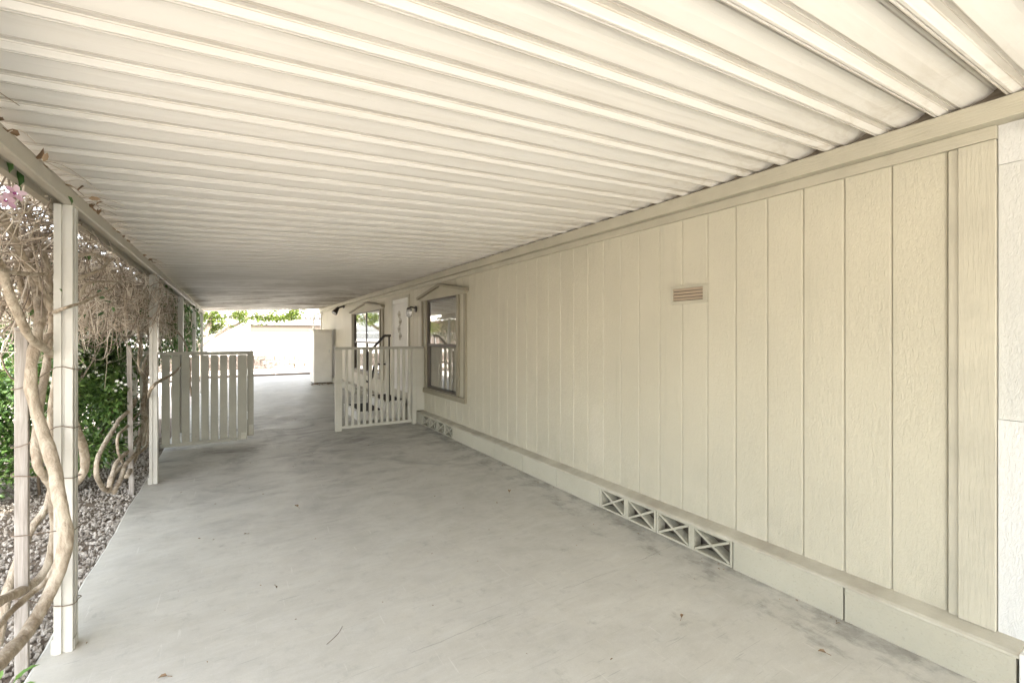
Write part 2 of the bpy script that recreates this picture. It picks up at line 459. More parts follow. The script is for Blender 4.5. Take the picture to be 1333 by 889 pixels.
# pebbles: squashed, jittered octahedra with a cut belt
b = MB()
def pebble(c, s):
    q = Quaternion((rnd.uniform(-1,1), rnd.uniform(-1,1), rnd.uniform(-1,1), rnd.uniform(-1,1))); q.normalize()
    sx, sy, sz = s*rnd.uniform(.7,1.25), s*rnd.uniform(.6,1.0), s*rnd.uniform(.4,.75)
    pts = []
    for (zz, rr, ph) in ((-.8,.45,0), (0,1,.4), (.8,.5,.8)):
        for k in range(5):
            a = ph + k*2*math.pi/5 + rnd.uniform(-.25,.25); r2 = rr*rnd.uniform(.85,1.12)
            pts.append(c + q @ Vector((sx*r2*math.cos(a), sy*r2*math.sin(a), sz*zz*rnd.uniform(.85,1.1))))
    fs = [(4,3,2,1,0), (10,11,12,13,14)]
    for rr in (0, 5):
        for k in range(5):
            fs.append((rr+k, rr+(k+1)%5, rr+5+(k+1)%5, rr+5+k))
    b.add(pts, fs)
for i in range(21000):
    y = 1.2 + 7.2*rnd.random()**1.3
    x = SLAB_X - .012 - (rnd.random()**1.25)*(.5 + min(1.6, .3*y))
    s = rnd.choice((.006, .008, .010, .012, .015, .02))*rnd.uniform(.8, 1.2)
    pebble(Vector((x, y, ground_z(x, y) + s*.35 + rnd.random()*.014)), s)
tag(b.build('gravel', M['pebble']), 'grey and tan pebbles covering the garden bed beside the concrete', 'gravel', kind='stuff')

# ------------------------------------------------------------------ manufactured home on the right
WX, PX = 2.757, 2.66          # face of the siding, face of the block base
HY0, HY1 = .56, 17.75
house = thing('mobile_home', 'long almond mobile home with grooved siding along the carport', 'house', (WX, 9, 0))
GR0, GP = .723, .2032
def siding_chunk(b, y0, y1, z0, z1, x=WX):
    ys = [(y0, x)]
    k = math.ceil((y0 + .012 - GR0)/GP)
    while GR0 + k*GP < y1 - .012:
        g = GR0 + k*GP
        ys += [(g-.0065, x), (g-.0060, x+.012), (g+.0005, x+.012), (g+.0010, x+.007), (g+.0085, x)]
        k += 1
    ys.append((y1, x))
    poly = [(xx, yy) for yy, xx in ys] + [(x+.045, y1), (x+.045, y0)]
    b.prism(poly, z0, z1, 'z')
SZ0, SZ1 = .205, 2.40
W1 = (5.97, 7.15, .60, 2.05); W2 = (9.98, 12.43, .60, 2.05); DR = (8.09, 9.04, .42, 2.17)
b = MB()
cur = .665
for (a0, a1, z0, z1) in (W1, DR, W2):
    siding_chunk(b, cur, a0, SZ0, SZ1)
    siding_chunk(b, a0, a1, SZ0, z0); siding_chunk(b, a0, a1, z1, SZ1)
    cur = a1
siding_chunk(b, cur, HY1, SZ0, SZ1)
b.build('siding', M['siding'], house)
b = MB()   # the remaining outside walls and the floor
b.box(WX+.05, 7.2, .57, .62, .1, 2.46); b.box(WX+.05, 7.2, HY1-.05, HY1-.002, .1, 2.46)
b.box(7.15, 7.2, .62, HY1-.05, .1, 2.46); b.box(WX+.05, 7.15, .62, HY1-.05, .30, .36); b.box(WX+.05, 7.15, .62, HY1-.05, 2.40, 2.44)
b.build('wall', M['room'], house)
b = MB()
b.prism([(WX-.08, 2.62), (7.4, 2.62), (5.0, 3.15)], -6.5, HY1+.2, 'y')
b.build('roof', M['tile'], house)
b = MB(); b.box(PX+.018, WX+.04, -4.0, HY1, 2.34, 2.428); b.build('fascia_board', M['trim'], house, .003)
b = MB(); b.box(WX-.024, WX+.03, HY0+.002, HY1-.001, 2.283, 2.3385); b.build('frieze_board', M['trim'], house, .002)
b = MB(); b.box(WX-.022, WX+.044, .564, .682, .208, 2.281); b.build('corner_board', M['trim_z'], house, .003)
b = MB(); b.box(WX-.010, WX-.0005, .684, .716, .208, 2.281); b.build('batten', M['trim_z'], house, .002)
b = MB(); b.box(WX-.02, WX+.043, HY1-.12, HY1+.01, .208, 2.281); b.build('corner_board', M['white'], house, .003)
b = MB()   # white stretch of wall past the corner board, paler than the panel above
b.box(WX-.004, WX+.05, -3.9, .561, .195, 1.10)
b.build('wall_panel', M['white_wall'], house)['label'] = 'white wall stretch beyond the corner board'
m2 = siding_mat('pale_grey_siding', (.545, .545, .505))
b = MB(); b.box(WX-.002, WX+.05, -3.9, .5605, 1.102, 2.17); b.build('wall_panel', m2, house)
b = MB(); b.box(WX-.003, WX+.05, -3.9, .5605, 2.172, 2.339); b.build('wall_panel', M['white_wall'], house)
b = MB(); b.box(WX-.06, WX-.006, -.2, .455, 2.28, 2.315); b.build('wall_trim', M['trim'], house, .002)

# block base: laid blocks with open joints, sloping ledge on top
joints = [.49 + .6035*i for i in range(30)]
vents = [2, 3, 9, 10, 17, 18]
b = MB(); led = MB(); back = MB()
for i in range(len(joints)-1):
    if i in vents and b.v:
        b.build('foundation_blocks', M['block'], house, .003); b = MB()
    y0, y1 = joints[i]+.0015, joints[i+1]-.0015
    if i == 0: y1 -= .002
    if i not in vents:
        b.prism([(PX, 0), (PX, .168), (PX+.006, .176), (PX+.14, .176), (PX+.14, 0)], y0+.001, y1-.001, 'y')
back.box(PX+.11, PX+.125, joints[0]+.01, joints[-1], 0.002, .172)
back.build('foundation_backing', M['closure'], house)
b.build('foundation_blocks', M['block'], house, .003)
N_ = 220
vs = []; fs = []
Y0, Y1 = joints[0]-.006, joints[-1]
for i in range(N_+1):
    y = Y0 + (Y1-Y0)*i/N_
    j = .004*mnoise.noise(Vector((9, y*3.1, 0))) + .003*mnoise.noise(Vector((4, y*11, 0)))
    vs += [(PX-.003+j, y, .172), (PX-.001+j, y, .181+j*.4), (PX+.012+j, y, .189), (WX+.02, y, .214), (WX+.02, y, .172)]
for i in range(N_):
    for k in range(5): fs.append((i*5+k, i*5+(k+1)%5, (i+1)*5+(k+1)%5, (i+1)*5+k))
fs.append((0,1,2,3,4)); fs.append(tuple(N_*5+k for k in (4,3,2,1,0)))
led.add(vs, fs); led.build('foundation_ledge', M['ledge'], house)
for i in vents:
    b = MB()
    y0, y1 = joints[i]+.004, joints[i+1]-.004
    x0, x1 = PX+.002, PX+.075
    z0, z1 = .004, .171
    t = .014
    b.box(x0, x1, y0, y1, z0, z0+t); b.box(x0, x1, y0, y1, z1-t, z1)
    ym = (y0+y1)/2
    for (a, c) in ((y0, y0+.016), (ym-.022, ym+.022), (y1-.016, y1)):
        b.box(x0, x1, a, c, z0+t, z1-t)
    for (a, c) in ((y0+.016, ym-.022), (ym+.022, y1-.016)):
        za, zc = z0+t, z1-t
        L = math.hypot(c-a, zc-za)/2
        for s in (1, -1):
            d = Vector((0, c-a, s*(zc-za))).normalized(); nn = Vector((0, -d.z, d.y))
            off = .002 if s > 0 else 0
            b.obox(((x0+x1)/2+off, (a+c)/2, (za+zc)/2), ((x1-x0)/2, 0, 0), d*(L-.006), nn*.0075)
    b.build('vent_block', M['block'], house)
b = MB(); b.box(WX-.10, WX+.05, -3.9, .484, -.05, .193); b.build('base_panel', M['white'], house, .004)

# windows
def window(name, w, surround, peak, glazing):
    y0, y1, z0, z1 = w
    fr = MB(); t = .03
    X0, X1 = WX-.006, WX+.05
    fr.box(X0, X1, y0, y0+t, z0, z1); fr.box(X0, X1, y1-t, y1, z0, z1)
    fr.box(X0, X1, y0+t, y1-t, z0, z0+t); fr.box(X0, X1, y0+t, y1-t, z1-t, z1)
    zm = 1.31
    fr.box(X0+.004, X1, y0+t, y1-t, zm-.022, zm+.022)
    ym = (y0+y1)/2 + .0
    if glazing == 'cross': fr.box(X0+.006, X1-.005, ym-.02, ym+.02, z0+t, zm-.022); fr.box(X0+.006, X1-.005, ym-.02, ym+.02, zm+.022, z1-t)
    win = fr.build('window', M['bronze'], house, .002)
    def pane(a, c, d, e, x):
        p = MB(); p.box(x, x+.004, a, c, d, e); p.build('pane', M['glass'], win)
    cols = [(y0+t, y1-t)] if glazing != 'cross' else [(y0+t, ym-.02), (ym+.02, y1-t)]
    for a, c in cols:
        pane(a, c, zm+.022, z1-t, WX+.012); pane(a, c, z0+t, zm-.022, WX+.022)
    # blinds inside
    bl = MB()
    z = z1 - .05
    while z > z0 + .04:
        bl.obox((WX+.055, (y0+y1)/2, z), (.006, 0, .0115), (0, (y1-y0)/2-.01, 0), (-.0006, 0, .0003)); z -= .024
    bl.box(WX+.04, WX+.07, y0, y1, z1-.03, z1+.02)
    bl.build('blinds', M['blind'], win)
    # flat surround boards
    s0, s1, sb = surround
    X = WX
    sm = MB()
    sm.box(X-.030, X-.001, s0, s0+.055, sb+.075, 2.045); sm.box(X-.030, X-.001, s1-.055, s1, sb+.075, 2.045)
    sm.box(X-.034, X-.001, s0, s1, sb, sb+.073)
    sm.box(X-.028, X-.001, y0-.075, y0-.003, sb+.075, 2.045); sm.box(X-.028, X-.001, y1+.003, y1+.075, sb+.075, 2.045)
    sm.build('window_trim', M['taupe'], win, .003)
    pd = MB()
    t0, t1 = s0-.07, s1+.10
    ap = peak
    pd.prism([(t0+.03, 2.047), (t1-.03, 2.047), (t1-.03, 2.09), (ap, 2.235), (t0+.03, 2.09)], X-.032, X-.001, 'x')
    pd.build('pediment', M['pediment'], win, .002)
    cp = MB()
    for a in (t0, t1):
        cp.prism([(a, 2.072), (a, 2.112), (ap, 2.262), (ap, 2.222)], X-.075, X-.001, 'x')
    cp.build('pediment_cap', M['taupe'], win, .002)
    return win
window('window', W1, (5.667, 7.39, .52), 6.54, 'single')
window('window', W2, (9.68, 12.66, .52), 11.11, 'cross')

# door with an iron-scroll security screen
b = MB(); y0, y1, z0, z1 = DR
b.box(WX+.02, WX+.05, y0, y1, z0, z1)
k = 0
yy = y0+.08
while yy < y1-.07:
    b.box(WX-.006, WX+.02, yy-.017, yy+.017, z0+.1, z1-.09); yy += .062
b.box(WX-.012, WX+.02, y0, y0+.05, z0, z1); b.box(WX-.012, WX+.02, y1-.05, y1, z0, z1)
b.box(WX-.012, WX+.02, y0+.05, y1-.05, z1-.08, z1); b.box(WX-.012, WX+.02, y0+.05, y1-.05, z0, z0+.1)
door = b.build('door', M['white'], house, .002)
b = MB()
b.box(WX-.02, WX-.001, y0-.06, y0-.001, z0, z1+.05); b.box(WX-.02, WX-.001, y1+.001, y1+.06, z0, z1+.05); b.box(WX-.02, WX-.001, y0-.001, y1+.001, z1+.001, z1+.05)
b.build('door_trim', M['trim_z'], door, .002)
b = MB()
yc = (y0+y1)/2
for zc, s in ((1.86, 1), (1.72, -1), (1.58, 1), (1.44, -1)):
    pts = []
    for q in range(22):
        a = q/21*4.2*math.pi; r = .085*(1-q/23)
        pts.append((WX-.018, yc + s*(.03 + r*math.cos(a)), zc + r*math.sin(a)))
    b.tube(pts, .0045, 5)
b.build('scroll_ornament', M['pediment'], door)
b = MB(); b.tube([(WX-.012, y0+.05, 1.22), (WX-.06, y0+.05, 1.22)], .010, 8); b.tube([(WX-.06, y0+.045, 1.22), (WX-.062, y0+.14, 1.22)], [.012, .008], 8)
b.build('handle', M['steel'], door)

# louvred wall vent
b = MB(); vy0, vy1, vz0, vz1 = 1.934, 2.235, 1.682, 1.812
b.box(WX-.016, WX-.0005, vy0, vy1, vz1-.018, vz1); b.box(WX-.016, WX-.0005, vy0, vy1, vz0, vz0+.022)
b.box(WX-.016, WX-.0005, vy0, vy0+.034, vz0+.022, vz1-.018); b.box(WX-.016, WX-.0005, vy1-.018, vy1, vz0+.022, vz1-.018)
vent = b.build('wall_vent', M['trim'], house, .002)
b = MB()
for i in range(4):
    z = vz0 + .034 + i*.0225
    b.obox((WX-.007, (vy0+vy1)/2+.008, z), (.008, 0, -.007), (0, .124, 0), (.0012, 0, .0012))
b.build('louver', M['vent_louver'], vent)
b = MB(); b.box(WX-.002, WX-.0004, vy0+.03, vy1-.015, vz0+.02, vz1-.016); b.build('vent_backing', M['closure'], vent)

# downspout at the far corner
b = MB()
b.tube(spline([(WX-.03, 17.55, 2.36), (WX-.05, 17.56, 2.30), (WX-.22, 17.6, 2.22), (WX-.26, 17.6, 2.14), (WX-.26, 17.6, 1.5), (WX-.26, 17.6, .1)], 5), .035, 8)
b.tube(spline([(WX-.03, 17.3, 2.36), (WX-.05, 17.3, 2.25), (WX-.07, 17.3, 1.5), (WX-.07, 17.3, .1)], 4), .03, 8)
b.build('downspout', M['cream'], house)

# lamps on the wall
L = thing('wall_lamp', 'small dark porch lamp with glass shade between door and window', 'lamp', (WX, 7.69, 1.92))
b = MB(); b.tube([(WX-.001, 7.69, 1.93), (WX-.022, 7.69, 1.93)], .055, 14); b.tube([(WX-.02, 7.69, 1.95), (WX-.10, 7.69, 1.965), (WX-.13, 7.69, 1.94)], .014, 8)
b.tube([(WX-.13, 7.69, 1.955), (WX-.13, 7.69, 1.915)], [.03, .05], 12); b.build('lamp_arm', M['dark_metal'], L)
b = MB(); b.tube([(WX-.13, 7.69, 1.914), (WX-.13, 7.69, 1.86), (WX-.13, 7.69, 1.80), (WX-.13, 7.69, 1.785)], [.042, .052, .045, .015], 12); b.build('lamp_shade', M['lamp_glass'], L)
L = thing('flood_light', 'black flood lamp on a swivel arm under the far eave', 'lamp', (WX, 13.6, 2.3))
b = MB(); b.tube([(WX-.026, 13.6, 2.31), (WX-.05, 13.6, 2.31)], .06, 12); b.tube([(WX-.05, 13.6, 2.31), (WX-.16, 13.62, 2.27), (WX-.20, 13.63, 2.22)], .022, 8); b.build('arm', M['dark_metal'], L)
b = MB(); b.tube([(WX-.18, 13.62, 2.27), (WX-.24, 13.58, 2.19), (WX-.30, 13.54, 2.11)], [.04, .06, .085], 12); b.build('lamp_head', M['dark_metal'], L)
b = MB(); b.tube([(WX-.301, 13.539, 2.109), (WX-.306, 13.536, 2.102)], [.072, .06], 12); b.build('lens', M['lamp_glass'], L)

# ------------------------------------------------------------------ carport
carport = thing('carport', 'carport with ribbed cream metal roof on slim white posts', 'carport', (0, 8, 0))
RP, R0 = .2238, .518
RX0, RX1 = -1.02, 2.74
def roof_z(x): return 2.434 - .052*(2.68 - x)
prof = [(.00, .026), (.10, .0175), (.25, .0100), (.335, .0068), (.341, .0145), (.415, .0150), (.421, .0120), (.50, .0125), (.506, .0085), (.60, .000), (.615, -.002), (.645, -.002), (.65, .003), (.675, .003), (.68, -.002), (.70, -.002), (.716, .046), (.728, .057), (.772, .059), (.780, .052), (.80, .052), (.81, .059), (.85, .058), (.866, .049), (.90, .045), (.908, .039), (.95, .034)]
LOW = .68
ys = []
k0 = -19
for k in range(k0, 77):
    for (s, z) in prof:
        ys.append((R0 + (k + s - LOW)*RP, z))
vs = []; fs = []
xs = [RX0, -.2, .7, 1.6, 2.3, RX1]
for i, (y, z) in enumerate(ys):
    for x in xs:
        sag = .0025*mnoise.noise(Vector((x*.9, y*.6, 4)))
        vs.append((x, y, roof_z(x) + z + sag))
nx = len(xs)
for i in range(len(ys)-1):
    for j in range(nx-1):
        fs.append((i*nx+j, (i+1)*nx+j, (i+1)*nx+j+1, i*nx+j+1))
b = MB(); b.add(vs, fs)
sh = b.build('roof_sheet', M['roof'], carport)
so = sh.modifiers.new('gauge', 'SOLIDIFY'); so.thickness = .0015; so.offset = 1
ROOF_Y0, ROOF_Y1 = ys[0][0], ys[-1][0]
# rough wood closure seen through the gaps over the fascia
b = MB(); b.box(WX-.035, WX+.02, -3.9, HY1, 2.429, 2.51); b.build('closure_strip', M['closure'], carport)
b = MB()
BX = -.62
b.prism([(BX, 2.112), (BX, 2.060), (BX-.006, 2.055), (BX-.034, 2.055), (BX-.036, 2.084), (BX-.080, 2.084), (BX-.082, 2.055), (BX-.115, 2.055), (BX-.12, 2.06), (BX-.12, 2.235), (BX-.105, 2.235), (BX-.105, 2.10), (BX-.012, 2.10), (BX-.012, 2.112)], ROOF_Y0+.05, 14.9, 'y')
b.build('beam', M['beam'], carport)
for yp in (-2.75, .05, 2.85, 5.65, 8.45, 11.25, 14.05):
    b = MB()
    x0, x1, y0, y1 = -.690, -.626, yp, yp+.088
    def notch(a, c, ax):
        pass
    # fluted extrusion: shallow channel on every face
    poly = []
    def edge_pts(p, q, nrm, w):
        p = Vector(p); q = Vector(q); d = (q-p); ln = d.length; d.normalize(); nv = Vector(nrm)
        out = [p]
        for f0, f1 in ((.40, .60),):
            out += [p + d*ln*f0, p + d*(ln*f0+.0015) - nv*w, p + d*(ln*f1-.0015) - nv*w, p + d*ln*f1]
        return out
    poly += edge_pts((x0,y0), (x1,y0), (0,-1), .011)
    poly += edge_pts((x1,y0), (x1,y1), (1,0), .011)
    poly += edge_pts((x1,y1), (x0,y1), (0,1), .011)
    poly += edge_pts((x0,y1), (x0,y0), (-1,0), .011)
    b.prism([(p.x, p.y) for p in poly], 0.001, 2.054, 'z')
    p = b.build('post', M['post'], carport)
    b = MB(); b.box(x0-.012, x0-.001, y0+.01, y1-.01, .001, .07); b.build('post_bracket', M['post'], p)
    b = MB(); b.box(x1+.001, x1+.004, y0+.012, y1-.012, .001, .05)
    b.build('post_bracket', M['post'], p)

# ------------------------------------------------------------------ gates
def screws(b, pts):
    for p in pts: b.tube([p, (p[0], p[1]-.004, p[2])], .006, 6)
GY = 7.28
g = thing('gate', 'left grey gate of wide boards, standing by the vine', 'gate', (-.3, GY, 0))
b = MB()
x = -.765
for i in range(8):
    b.box(x, x+.085, GY+.004, GY+.022, .055, 1.20); x += .1045
b.build('picket_row', M['gate'], g, .003)
b = MB(); b.box(-.775, .21, GY-.026, GY+.034, 1.203, 1.25); b.build('top_rail', M['gate_rail'], g, .004)
b = MB(); b.box(-.775, .065, GY-.012, GY+.03, .028, .072); b.build('bottom_rail', M['gate_rail'], g, .004)
b = MB(); b.box(.068, .176, GY-.016, GY+.03, .035, 1.20); b.build('end_board', M['gate'], g, .004)
b = MB(); b.box(.182, .262, GY+.10, GY+.14, .06, 1.25); b.build('end_board', M['gate'], g, .004)
for z in (.3, .9):
    b = MB(); b.box(.176, .184, GY+.03, GY+.14, z, z+.1); b.build('hinge', M['steel'], g)
b = MB(); b.box(.105, .168, GY-.020, GY-.0165, .04, .13); b.build('latch_plate', M['baluster'], g, .002)
b = MB(); b.box(.20, .252, GY+.094, GY+.0995, .07, .21); screws(b, [(.226, GY+.094, .10), (.226, GY+.094, .18)]); b.build('latch_plate', M['baluster'], g, .002)

f = thing('fence_panel', 'short grey board fence end behind the stake and vine', 'fence', (-1.0, GY+.02, 0))
b = MB()
b.box(-1.13, -1.005, GY+.0, GY+.05, -.05, 1.215); b.box(-.985, -.90, GY+.01, GY+.03, .05, 1.21); b.box(-.882, -.80, GY+.01, GY+.03, .05, 1.21)
b.build('boards', M['gate'], f, .003)
b = MB(); b.box(-1.19, -.785, GY-.03, GY+.07, 1.217, 1.262); b.build('cap_rail', M['gate_rail'], f, .004)

GY2 = 7.31
g = thing('gate', 'right pale gate of narrow balusters in front of the porch steps', 'gate', (2.0, GY2, 0))
b = MB(); b.box(1.335, 1.435, GY2-.03, GY2+.04, .004, 1.245); b.build('end_post', M['baluster'], g, .005)
b = MB(); b.box(1.325, 2.56, GY2-.035, GY2+.045, 1.247, 1.285); b.build('top_rail', M['gate_rail'], g, .004)
b = MB(); b.box(1.437, 2.54, GY2-.02, GY2+.03, .035, .08); b.build('bottom_rail', M['baluster'], g, .004)
b = MB()
x = 1.505
for i in range(12):
    b.box(x-.021, x+.021, GY2-.012, GY2+.028, .081, 1.246); x += .0905
b.build('baluster_row', M['baluster'], g, .003)
b = MB(); b.box(2.545, 2.615, GY2-.03, GY2+.04, .003, 1.246); b.build('hinge_post', M['baluster'], g, .004)
b = MB(); b.box(2.617, WX-.001, GY2-.025, GY2+.03, .22, 1.246); b.build('wall_board', M['baluster'], g, .004)
b = MB(); b.box(2.562, WX-.0015, GY2-.035, GY2+.045, 1.248, 1.283); b.build('cap', M['gate_rail'], g, .003)
for (x, z) in ((1.36, .12), (1.41, .17), (1.36, .30), (1.41, .35)):
    b = MB(); screws(b, [(x, GY2-.030, z)]); b.build('screw', M['steel'], g)

# ------------------------------------------------------------------ porch steps, handrail, cabinet
s = thing('porch_steps', 'low white porch steps with dark treads behind the gate', 'steps', (2.25, 8.55, 0))
for (x0, x1, z) in ((1.84, 2.27, .16), (2.274, 2.655, .31)):
    b = MB(); b.box(x0, x1, 7.98, 9.12, .002, z-.03)
    b.box(x0-.012, x1-.001, 7.965, 8.02, z-.029, z); b.box(x0-.012, x1-.001, 9.08, 9.135, z-.029, z); b.box(x0-.012, x0+.045, 8.021, 9.079, z-.029, z)
    st = b.build('step', M['white'], s, .003)
    b = MB(); b.box(x0+.047, x1-.006, 8.022, 9.078, z-.028, z-.004); b.build('tread', M['mat'], st)
h = thing('handrail', 'dark curved iron handrail rising beside the porch steps', 'handrail', (2.2, 7.93, 0))
HYp = 7.93
def on_y(px, py, Y):
    u = (px - 666.5)/F; v = (438-py)/F
    k = Y/(CS - SN*u)
    return Vector((k*(CS*u+SN), Y, CAM_H + k*v))
b = MB(); b.tube(spline([on_y(*p, HYp) for p in ((473, 470), (478, 462), (485, 454), (494, 444), (500, 437.5), (504, 437), (508.5, 437))], 4), .022, 8); b.build('top_rail', M['dark_metal'], h)
b = MB(); b.tube(spline([on_y(*p, HYp) for p in ((478, 461), (474, 470), (473.3, 482), (473.6, 491), (476.5, 496), (480, 496.5), (484, 492), (485.5, 484), (487, 477), (491, 474.5), (499, 474), (506.5, 473.5))], 5), .016, 8); b.build('scroll', M['dark_metal'], h)
p = on_y(506.5, 437, HYp)
b = MB(); b.tube([(p.x, HYp, p.z), (p.x, HYp, .305)], .014, 8); b.build('rail_post', M['dark_metal'], h)
p = on_y(480, 460, HYp)
b = MB(); b.tube([(p.x, HYp, p.z), (p.x, HYp, .155)], .014, 8); b.build('rail_post', M['dark_metal'], h)
c = thing('utility_cabinet', 'tall cream metal cabinet standing beyond the right gate', 'cabinet', (2.4, 15.4, 0))
b = MB(); b.box(2.13, 2.66, 15.03, 15.8, .03, 1.64); b.build('body', M['cream'], c, .006)
b = MB(); b.box(2.15, 2.64, 15.005, 15.028, .06, 1.60); d = b.build('door', M['cream'], c, .006)
b = MB(); b.box(2.56, 2.575, 14.985, 15.004, .95, 1.05); b.build('handle', M['steel'], d)
b = MB(); b.box(2.105, 2.68, 14.98, 15.83, 1.641, 1.672); b.build('top', M['cream'], c, .006)
b = MB(); b.box(2.16, 2.64, 15.06, 15.78, .001, .029); b.build('plinth', M['closure'], c)

# ------------------------------------------------------------------ wooden stakes and tie wires
def stake(x, y, h, w, label, lean):
    b = MB(); b.obox((x+lean*.5, y, h/2-.1), (w, .003, 0), (-.003, w, 0), (lean*.5, 0, h/2+.1))
    tag(b.build('wooden_stake', M['stake'], None, .004), label, 'stake', 'garden stakes beside the carport posts')
stake(-.785, 2.83, 1.49, .021, 'grey weathered stake beside the nearest carport post', .0)
stake(-.81, 5.57, 1.36, .019, 'thin weathered stake beside the second carport post', -.02)
for i, (z, tilt) in enumerate(((.22, .10), (.56, .03), (.80, .05), (1.03, -.06), (1.30, -.08))):
    a = Vector((-.815, 2.80, z+tilt)); c_ = Vector((-.62, 2.845, z))
    b = MB()
    b.tube(spline([(-.81, 2.86, z+tilt+.01), (-.812, 2.805, z+tilt), (-.76, 2.80, z+tilt*.8), (-.68, 2.838, z+.01), (-.623, 2.842, z), (-.618, 2.90, z-.005), (-.62, 2.945, z-.01), (-.70, 2.95, z)], 3), .0022, 5)
    words = ('lowest tie wire round the nearest carport post', 'second lowest tie wire round the nearest carport post', 'tie wire at mid height round the nearest carport post', 'second highest tie wire round the nearest carport post', 'highest tie wire round the nearest carport post')
    tag(b.build('tie_wire', M['wire']), 'thin rusty ' + words[i], 'wire', 'tie wires on the posts')

# ------------------------------------------------------------------ vines
def woody(b, pxs, X, r0, r1, n=8, wig=.006):
    """a woody stem through the given photo points, each with a distance of its own"""
    pts = [on_x(p[0], p[1], p[2] if len(p) > 2 else X) for p in pxs]
    sp = spline(pts, 9); n += 4
    sp = [p + Vector((mnoise.noise(p*5), mnoise.noise(p*5+Vector((9,0,0))), mnoise.noise(p*5+Vector((0,9,0)))))*wig for p in sp]
    rr = [r0 + (r1-r0)*i/(len(sp)-1) for i in range(len(sp))]
    rr = [r*(1+.2*mnoise.noise(p*9)) for r, p in zip(rr, sp)]
    b.tube(sp, rr, n, True, True, .22)

def twigs(b, count, ylo, yhi, zlo, xlo=-1.12, xhi=-.66, zhi=2.08, lens=(.25, .8), rad=(.0016, .0042), front=-.655, spread=.42):
    for i in range(count):
        y = rnd.uniform(ylo, yhi); x = rnd.uniform(xlo, xhi)
        zl = zlo(y) + .16*mnoise.noise(Vector((x*2, y*1.3, 7)))
        z = zhi - (zhi-zl)*(rnd.random()**1.15)
        p = Vector((x, y, z))
        d = Vector((rnd.gauss(0, .40), rnd.gauss(.45, .75), rnd.gauss(-.40, .55))).normalized()
        c = Vector((rnd.gauss(0, .5), rnd.gauss(0, .5), rnd.gauss(-.2, .5)))
        L = rnd.uniform(*lens); n = 7; st = L/n
        pts = [p.copy()]
        for k in range(n):
            d = (d + c*(st*2.0) + Vector((rnd.gauss(0, .10), rnd.gauss(0, .10), rnd.gauss(0, .10)))).normalized()
            if p.x > front - .045: d.x -= .35
            if p.z > 2.03 and d.z > 0 and p.x < -.55: d.z *= .2
            if p.z < zl: d.z += .35
            d.normalize()
            p = p + d*st
            lim = front - spread*((i*7919) % 101)/101
            if p.x > lim: p.x = lim
            if p.z > 2.04 and p.x > -.76: p.z = 2.04 - .03*rnd.random()
            if p.z > 2.21: p.z = 2.21
            pts.append(p.copy())
        r = rnd.uniform(*rad)
        b.tube(pts, [r, r, r*.97, r*.92, r*.85, r*.78, r*.65, r*.45], 4, True, False)

# nearest vine
v = thing('climbing_vine', 'thick twisted bare vine round the nearest post, with pink flowers', 'vine', (-.8, 2.75, 0))
b = MB()
woody(b, [(-30,893,-.68),(0,860,-.675),(41,815,-.66),(70,760,-.635),(85,708,-.605),(80,660,-.62),(70,604,-.655),(55,560,-.70),(43,522,-.725),(39,490,-.73),(46,450,-.73),(52,415,-.74),(49,380,-.80),(40,345,-.82),(46,300,-.82)], -.75, .025, .017, 10)
b2 = MB()
woody(b2, [(-25,795,-.76),(0,782,-.77),(30,767,-.78),(55,749,-.74),(68,719,-.71),(72,682,-.70),(67,634,-.70),(50,608,-.72),(47,565,-.74),(53,520,-.74),(62,470,-.75),(68,430,-.75),(66,398,-.76),(52,370,-.78),(30,335,-.78),(8,290,-.78),(-15,250,-.78)], -.75, .021, .012, 9)
b3 = MB(); woody(b3, [(-20,832,-.73),(0,812,-.735),(37,775,-.745),(61,756,-.70),(74,730,-.655),(82,700,-.625)], -.75, .013, .012)
b4 = MB(); woody(b4, [(-4,842,-.90),(7,782,-.90),(22,734,-.89),(44,686,-.87),(63,652,-.84),(70,600,-.83),(66,540,-.83),(74,470,-.83),(72,400,-.82)], -.85, .019, .013)
b5 = MB(); woody(b5, [(-12,330,-.70),(0,349,-.70),(20,399,-.70),(37,437,-.70),(57,454,-.70),(73,463,-.70),(79,452,-.70),(74,441,-.72),(62,437,-.74),(56,448,-.75)], -.7, .015, .014)
b6 = MB(); woody(b6, [(-10,348,-.68),(0,350,-.68),(27,356,-.68),(57,357,-.69),(74,349,-.71),(82,330,-.74)], -.68, .009, .006)
b7 = MB(); woody(b7, [(66,410,-.76),(70,407,-.70),(84,401,-.60),(108,394,-.585),(125,386,-.585),(141,378,-.6),(157,366,-.62)], -.6, .010, .004)
b8 = MB(); woody(b8, [(100,334,-.72),(112,331,-.66),(126,333,-.64),(145,339,-.64)], -.6, .013, .007)
b9 = MB(); woody(b9, [(102,363,-.70),(120,356,-.66),(134,349,-.64),(147,337,-.64)], -.6, .011, .006)
b10 = MB(); woody(b10, [(104,388,-.72),(110,373,-.70),(124,367,-.68),(158,367,-.66)], -.6, .009, .006)
b11 = MB(); woody(b11, [(78,530,-.74),(92,545,-.73),(108,580,-.73),(110,605,-.74),(104,622,-.76),(94,630,-.80),(80,625,-.84)], -.74, .022, .018, 9)
for k, bb in enumerate((b, b2, b3, b4, b5, b6, b7, b8, b9, b10, b11)): bb.build('stem', M['vine_bark'], v)
